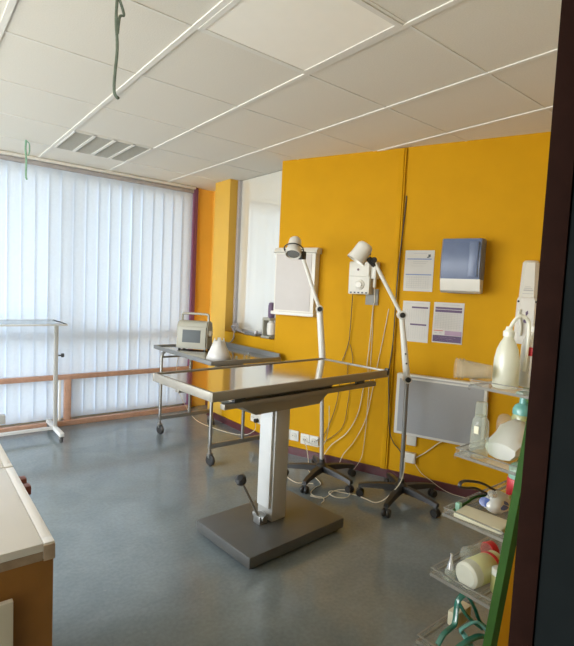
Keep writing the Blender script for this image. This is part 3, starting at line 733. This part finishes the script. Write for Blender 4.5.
part('panel', MB().box((-.28, .945, .0), (.152, .957, .768), .002), 'offwhite', bdp)

# ---------------------------------------------------------------- display stand with clear trays
def lean(z): return 1.30-.246*(1.118-z)
st = thing('display_stand', 'green edged leaning stand holding five clear trays beside the doorway', 'stand', (1.3, .60, 0))
YN, YF = .575, .752
rail = MB().prism([(lean(0), 0), (lean(0)+.036, 0), (lean(1.128)+.036, 1.128), (lean(1.128), 1.128)], .553, .573, 'y')
part('side_rail', rail, 'green_paint', st, 'green painted rail')
pan = MB().prism([(lean(0)+.037, 0), (1.66, 0), (1.66, 1.128), (lean(1.128)+.037, 1.128)], .556, .571, 'y')
part('side_panel', pan, 'yellow', st, 'yellow side panel')
part('back_post', MB().box((1.64, .571, 0), (1.66, .60, 1.24)).box((1.64, .73, 0), (1.66, .752, 1.24)), 'green_paint', st)
ZS = [1.118, .920, .752, .586, .404]
for z in ZS:
    xl = lean(z)
    t = part('tray', MB().box((xl, YN, z-.022), (1.64, YF, z-.018)), 'acrylic', st)
    lip = MB().box((xl, YN, z-.018), (xl+.003, YF, z)).box((xl+.003, YF-.003, z-.018), (1.64, YF, z))
    part('lip', lip, 'acrylic', t)
    eg = MB().box((xl-.002, YN, z-.024), (xl+.002, YF+.002, z-.0165)).box((xl+.002, YF-.002, z-.024), (1.64, YF+.002, z-.0165)).box((xl-.001, YN, z-.001), (xl+.004, YF+.001, z+.0012)).box((xl+.004, YF-.004, z-.001), (1.64, YF+.001, z+.0012))
    part('edge', eg, 'acrylic_edge', t)
    part('corner', MB().lathe([(0, -.008), (.004, -.006), (.005, 0), (0, .006)], (xl, YF, z-.024), n=8), 'acrylic', t)
ZB = [z-.0178 for z in ZS]
# tray 1
def cup(k):
    o = V((1.284, .758, ZB[0]+.0475)); ax = V((-.62, .78, .04)).normalized(); p = o-ax*(.010*k)+V((0, 0, .0))
    prof = [(.020, -.050), (.0275, .025), (.031, .026), (.031, .030), (.0275, .030), (.0265, .025), (.019, -.048)]
    mb = MB().lathe([(r*.98, h) for r, h in prof], p, ax, 28, cap=True)
    lab = ['outermost clear plastic cup of the nested cups lying on the top tray', 'middle clear plastic cup of the nested cups on the top tray', 'innermost clear cup, nearest the milky wash bottle'][k]
    solo('plastic_cup', mb, 'cup', lab, 'cup', p, 'nested clear cups')
for k in range(3): cup(k)
wx, wy, wz = 1.370, .682, ZB[0]
wbt = thing('wash_bottle', 'milky plastic wash bottle with bent spout on the top tray', 'bottle', (wx, wy, wz))
part('body', MB().lathe([(.0, 0), (.033, 0), (.0355, .005), (.0355, .06), (.034, .085), (.029, .112), (.021, .132), (.014, .144), (.013, .152)], (wx, wy, wz), n=32), 'hdpe', wbt)
part('cap', MB().lathe([(.0155, .150), (.0155, .164), (.010, .169), (.008, .178), (0, .178)], (wx, wy, wz), n=24), 'hdpe_tube', wbt)
e = V((.74, -.58, 0)).normalized()
b0 = V((wx, wy, wz))
part('spout', MB().tube(smooth_path([b0+e*.003+V((0, 0, .172)), b0+e*.010+V((0, 0, .190)), b0+e*.026+V((0, 0, .209)), b0+e*.044+V((0, 0, .206)), b0+e*.056+V((0, 0, .186)), b0+e*.057+V((0, 0, .13)), b0+e*.053+V((0, 0, .05))], 6), [.0055]*30+[.005]*7, 9), 'hdpe_tube', wbt)
for k, (xx, yy, hh) in enumerate(((1.435, .725, .10), (1.485, .715, .09))):
    lab = ['slim milky bottle close behind the wash bottle on the top tray', 'short milky bottle at the back of the top tray next to the slim one'][k]
    t = thing('small_bottle', lab, 'bottle', (xx, yy, ZB[0]))
    part('body', MB().lathe([(.0, 0), (.020, 0), (.021, .004), (.019, hh*.65), (.011, hh*.78), (.010, hh*.82)], (xx, yy, ZB[0]), n=18), 'hdpe', t)
    part('cap', MB().cyl((xx, yy, ZB[0]+hh*.82), (xx, yy, ZB[0]+hh), .012, n=14), 'hdpe_tube', t)
rl = thing('labelled_bottle', 'white bottle with a red mark next to the door frame on the top tray', 'bottle', (1.462, .650, ZB[0]))
part('body', MB().lathe([(.0, 0), (.032, 0), (.034, .006), (.034, .12), (.026, .15), (.014, .165), (.014, .18)], (1.462, .650, ZB[0]), n=24), 'white', rl)
part('red_mark', MB().box((1.426, .628, ZB[0]+.095), (1.4305, .650, ZB[0]+.120), .001), 'red', rl)
# tray 2
bx, by, bz = 1.292, .705, ZB[1]
cb = thing('clear_bottle', 'clear squat bottle with clear cap standing at the free corner of the second tray', 'bottle', (bx, by, bz))
part('body', MB().lathe([(.0, 0), (.022, 0), (.0255, .004), (.024, .085), (.0215, .106), (.0155, .116), (.014, .12)], (bx, by, bz), n=24), 'bottle_clear', cb)
part('cap', MB().lathe([(.0165, .118), (.0165, .155), (.014, .158), (0, .158)], (bx, by, bz), n=20), 'bottle_clear', cb)
part('label_sticker', MB().box((bx-.0262, by-.010, bz+.07), (bx-.0245, by+.004, bz+.092), .001), 'card', cb)
pb = MB(); rs = []
cx, cy, cz = 1.395, .655, ZB[1]
for q in range(9):
    t = q/8; h = .012+.088*math.sin(PI*min(1, .12+t*.62))**.9; wv = .052+.01*math.sin(3*t)
    xx = cx-.078+.16*t; 
    ring = []
    for k in range(14):
        a = 2*PI*k/14
        ring.append((xx, cy+wv*math.cos(a)*(.85+.1*math.sin(5*a+q)), max(cz+.001, cz+h*.5+h*.5*math.sin(a)*(1+.08*math.sin(3*a+q*2)))))
    rs.append(ring)
pb.rings(rs)
bag = thing('medical_pouch', 'white plastic pouch with greenish lower side lying on the second tray', 'pouch', (cx, cy, cz))
part('film', pb, 'pouch', bag)
part('print', MB().box((cx-.06, cy-.062, cz+.012), (cx+.0, cy-.056, cz+.016)).box((cx-.05, cy-.062, cz+.022), (cx+.01, cy-.0555, cz+.025)), 'ink_grey', bag)
part('window', MB().lathe([(.0, -.004), (.046, -.003), (.048, .0), (.044, .006), (0, .009)], (cx+.02, cy-.043, cz+.044), (-.2, -.9, .35), 20, sy=.7), 'pouch_yellow', bag)
px, py, pz = 1.515, .690, ZB[1]
pu = thing('pump_bottle', 'teal topped pump bottle standing behind the white pouch', 'bottle', (px, py, pz))
part('body', MB().lathe([(0, 0), (.030, 0), (.032, .006), (.032, .085), (.026, .10)], (px, py, pz), n=24), 'pouch_yellow', pu)
part('shoulder', MB().lathe([(.030, .098), (.030, .112), (.024, .125), (.013, .132), (.012, .150), (0, .15)], (px, py, pz), n=24), 'teal', pu)
part('pump_head', MB().cyl((px, py, pz+.148), (px, py, pz+.162), .007, n=10).box((px-.035, py-.012, pz+.160), (px+.014, py+.012, pz+.172), .004), 'teal', pu)
bb = MB().lathe([(0, 0), (.018, .003), (.0225, .014), (.023, .070), (.019, .088), (.01, .096), (0, .097)], (1.468, .722, ZB[1]), n=22)
solo('clear_bulb', bb, 'cup', 'clear plastic dome poking up between the pouch and pump bottle', 'bulb', (1.468, .722, ZB[1]))
# tray 3
z3 = ZB[2]
sc = thing('strap_loop', 'black looped strap standing up over the far edge of the third tray', 'strap', (1.36, .73, z3))
loop = smooth_path([(1.47, .70, z3+.006), (1.42, .715, z3+.035), (1.36, .725, z3+.066), (1.30, .735, z3+.082), (1.265, .735, z3+.086), (1.258, .735, z3+.074), (1.29, .733, z3+.064), (1.34, .728, z3+.052), (1.40, .71, z3+.02), (1.44, .70, z3+.006)], 5)
part('band', MB().tube(loop, .0055, 7, flat=.7), 'black', sc)
gs = thing('green_clip', 'thin green tube with clip lying along the third tray', 'tube', (1.30, .735, z3))
part('tube', MB().tube(smooth_path([(1.25, .742, z3+.004), (1.30, .738, z3+.012), (1.36, .735, z3+.02), (1.44, .72, z3+.010)], 5), .004, 7), 'green_paint', gs)
part('clip', MB().box((1.252, .728, z3+.001), (1.268, .742, z3+.026), .003), 'green_light', gs)
pk = MB().box((1.222, .592, z3), (1.298, .728, z3+.014), .005, 3, Matrix.Rotation(.10, 3, 'Z'), (1.26, .66, z3))
pko = thing('paper_packet', 'flat cream paper packet along the front of the third tray', 'packet', (1.26, .66, z3))
part('packet', pk, 'card', pko)
bl3 = MB(); rs = []
cx, cy = 1.365, .672
for q in range(9):
    t = q/8*PI; r = math.sin(t)*.5+.03
    rs.append([(cx-.058*math.cos(t), cy+.062*r*math.cos(a)*(1+.15*math.sin(4*a+q*1.7)), max(z3+.001, z3+.026+.052*r*math.sin(a)*(1+.2*math.sin(3*a+q)))) for a in [2*PI*k/14 for k in range(14)]])
bl3.rings(rs)
cw = thing('crinkled_bag', 'crinkled clear bag with blue print and green contents on the third tray', 'bag', (cx, cy, z3))
part('film', bl3, 'pouch', cw)
part('blue_print', MB().lathe([(0, -.002), (.016, -.001), (.017, .002), (0, .004)], (cx-.052, cy+.012, z3+.034), (-.8, -.3, .45), 12, sy=.8).lathe([(0, -.002), (.013, 0), (0, .003)], (cx-.02, cy-.026, z3+.030), (-.3, -.85, .35), 12, sx=1.6), 'blue_film', cw)
part('green_patch', MB().lathe([(0, -.002), (.014, -.001), (.015, .002), (0, .004)], (cx+.025, cy-.027, z3+.036), (-.1, -.85, .5), 12, sx=.8), 'pouch_yellow', cw)
part('foil_seal', MB().lathe([(0, -.003), (.014, -.001), (.013, .004), (0, .006)], (cx-.030, cy+.004, z3+.054), (-.5, -.4, .75), 9), 'foil', cw)
rc = thing('red_capped_bottle', 'squat pale green bottle with red lower band beside the green rail on the third tray', 'bottle', (1.482, .672, z3))
part('band', MB().lathe([(0, 0), (.030, 0), (.032, .004), (.032, .07), (.03, .074)], (1.482, .672, z3), n=24), 'red', rc)
part('body', MB().lathe([(.029, .073), (.029, .105), (.022, .116), (.012, .122), (0, .122)], (1.482, .672, z3), n=24), 'green_light', rc)
# tray 4
z4 = ZB[3]
vb = thing('foil_ampoule', 'small pointed silver topped ampoule at the free end of the fourth tray', 'ampoule', (1.19, .705, z4))
part('body', MB().lathe([(0, 0), (.013, 0), (.015, .004), (.014, .026), (.010, .032)], (1.19, .705, z4), n=16), 'bottle_clear', vb)
part('tip', MB().lathe([(.0105, .031), (.008, .045), (.0035, .060), (.0035, .074), (0, .076)], (1.19, .705, z4), n=12), 'foil', vb)
ja = V((.93, -.10, 0)).normalized(); jo = V((1.180, .655, z4+.0378))
jr = thing('fallen_jar', 'pale jar with yellow label and red rimmed lid lying on its side', 'jar', (1.25, .65, z4))
part('body', MB().lathe([(0, 0), (.028, .0), (.035, .006), (.036, .02), (.036, .10), (.031, .108)], jo, ja, 30), 'hdpe', jr)
part('label_band', MB().lathe([(.0362, .032), (.0368, .034), (.0368, .096), (.0362, .098)], jo, ja, 30, cap=False), 'jar_yellow', jr)
part('lid_ring', MB().lathe([(.0365, .100), (.0375, .102), (.0375, .110), (.0365, .112)], jo, ja, 30, cap=True), 'red', jr)
part('lid', MB().lathe([(.033, .112), (.034, .114), (.034, .134), (.030, .137), (0, .137)], jo, ja, 30), 'jar_yellow', jr)
kj = V((1.29, .720, z4+.0275)); ka = V((.9, -.25, 0)).normalized()
cj = thing('clear_jar', 'clear ribbed jar with red cap lying behind the fallen yellow jar', 'jar', (1.31, .725, z4))
part('body', MB().lathe([(0, 0), (.022, 0), (.026, .006), (.024, .02), (.026, .03), (.024, .05), (.026, .06), (.024, .085)], kj, ka, 24), 'bottle_clear', cj)
part('cap', MB().lathe([(.0265, .085), (.0265, .108), (.022, .110), (0, .110)], kj, ka, 24), 'red', cj)
oj = V((1.250, .597, z4))
ol = thing('olive_jar', 'small olive jar standing against the green rail on the fourth tray', 'jar', oj)
part('body', MB().lathe([(0, 0), (.018, 0), (.0195, .004), (.0195, .045), (.016, .05)], oj, n=22), 'jar_dark', ol)
part('lid', MB().lathe([(.019, .048), (.019, .062), (.016, .065), (0, .065)], oj, n=22), 'pouch', ol)
# tray 5
z5 = ZB[4]
gh = thing('green_harness', 'glossy dark green rubber straps heaped on the lowest tray', 'straps', (1.22, .68, z5))
part('strap', MB().tube(smooth_path([(1.145, .700, z5+.012), (1.17, .70, z5+.030), (1.20, .70, z5+.034), (1.225, .70, z5+.040), (1.238, .705, z5+.075), (1.245, .705, z5+.10), (1.265, .70, z5+.112), (1.285, .70, z5+.10), (1.31, .69, z5+.06), (1.325, .68, z5+.02), (1.33, .66, z5+.008)], 6), .0085, 8, flat=.55), 'green_tube', gh)
part('strap', MB().tube(smooth_path([(1.243, .70, z5+.092), (1.262, .69, z5+.06), (1.285, .68, z5+.035), (1.31, .665, z5+.012)], 6), .010, 8, flat=.5), 'green_tube', gh)
part('strap', MB().tube(smooth_path([(1.14, .66, z5+.010), (1.18, .65, z5+.026), (1.23, .645, z5+.028), (1.27, .64, z5+.02), (1.29, .62, z5+.008)], 6), .010, 8, flat=.5), 'green_tube', gh)
part('strap', MB().tube(smooth_path([(1.15, .62, z5+.010), (1.19, .62, z5+.020), (1.235, .675, z5+.018), (1.225, .68, z5+.034), (1.27, .66, z5+.05), (1.30, .64, z5+.02)], 6), .008, 8, flat=.5), 'teal', gh)
solo('paper_tag', MB().box((1.255, .712, z5+.001), (1.335, .742, z5+.045), .004), 'card', 'small cream tag standing behind the green straps on the lowest tray', 'tag', (1.29, .73, z5))

# ---------------------------------------------------------------- daylight
wd = bpy.data.worlds.new('overcast_daylight'); S.world = wd; wd.use_nodes = True
nt = wd.node_tree; nt.nodes.clear()
out = nt.nodes.new('ShaderNodeOutputWorld'); bg = nt.nodes.new('ShaderNodeBackground')
tc = nt.nodes.new('ShaderNodeTexCoord'); sep = nt.nodes.new('ShaderNodeSeparateXYZ'); rp = nt.nodes.new('ShaderNodeValToRGB')
nt.links.new(tc.outputs['Generated'], sep.inputs[0])
mr = nt.nodes.new('ShaderNodeMapRange'); mr.inputs[1].default_value = -1; mr.inputs[2].default_value = 1
nt.links.new(sep.outputs['Z'], mr.inputs[0]); nt.links.new(mr.outputs[0], rp.inputs[0])
e0, e1 = rp.color_ramp.elements
e0.position = .46; e0.color = (.66, .66, .63, 1); e1.position = .54; e1.color = (.88, .94, 1.0, 1)
nt.links.new(rp.outputs[0], bg.inputs[0]); bg.inputs[1].default_value = 4.0
nt.links.new(bg.outputs[0], out.inputs[0])

def portal(name, loc, direction, sx, sy):
    L = bpy.data.lights.new(name, 'AREA'); L.shape = 'RECTANGLE'; L.size = sx; L.size_y = sy; L.cycles.is_portal = True
    o = bpy.data.objects.new(name, L); COL.objects.link(o)
    o.location = loc; o.rotation_euler = V(direction).to_track_quat('-Z', 'Y').to_euler()
portal('added_window_portal', (XL-.13, (WL[0]+WL[1])/2, (WL[2]+WL[3])/2), (1, 0, 0), WL[1]-WL[0], WL[3]-WL[2])
portal('blind_portal', (0, 5.06, 1.2), (0, -1, 0), 5.0, 2.4)

# ---------------------------------------------------------------- camera
F = 480.4
yaw, pitch, roll = .6748, .0695, .0471
cyw, syw, cp, sp_ = math.cos(yaw), math.sin(yaw), math.cos(pitch), math.sin(pitch)
fw = V((syw*cp, cyw*cp, -sp_)); r = V((cyw, -syw, 0)); u = r.cross(fw)
r2 = r*math.cos(roll)+u*math.sin(roll); u2 = u*math.cos(roll)-r*math.sin(roll)
cam = bpy.data.cameras.new('camera'); co_ = bpy.data.objects.new('camera', cam); COL.objects.link(co_)
cam.sensor_fit = 'HORIZONTAL'; cam.sensor_width = 36; cam.lens = F/574*36; cam.clip_start = .03
co_.matrix_world = Matrix(((r2.x, u2.x, -fw.x, 0), (r2.y, u2.y, -fw.y, 0), (r2.z, u2.z, -fw.z, 1.355), (0, 0, 0, 1)))
S.camera = co_

S.view_settings.view_transform = 'Standard'; S.view_settings.look = 'None'
S.view_settings.gamma = 1; S.view_settings.use_curve_mapping = False
S.view_settings.exposure = 2.0
cy = S.cycles
cy.use_denoising = True
cy.max_bounces = 14; cy.diffuse_bounces = 8; cy.glossy_bounces = 5; cy.transmission_bounces = 8; cy.transparent_max_bounces = 24
cy.caustics_reflective = False; cy.caustics_refractive = False
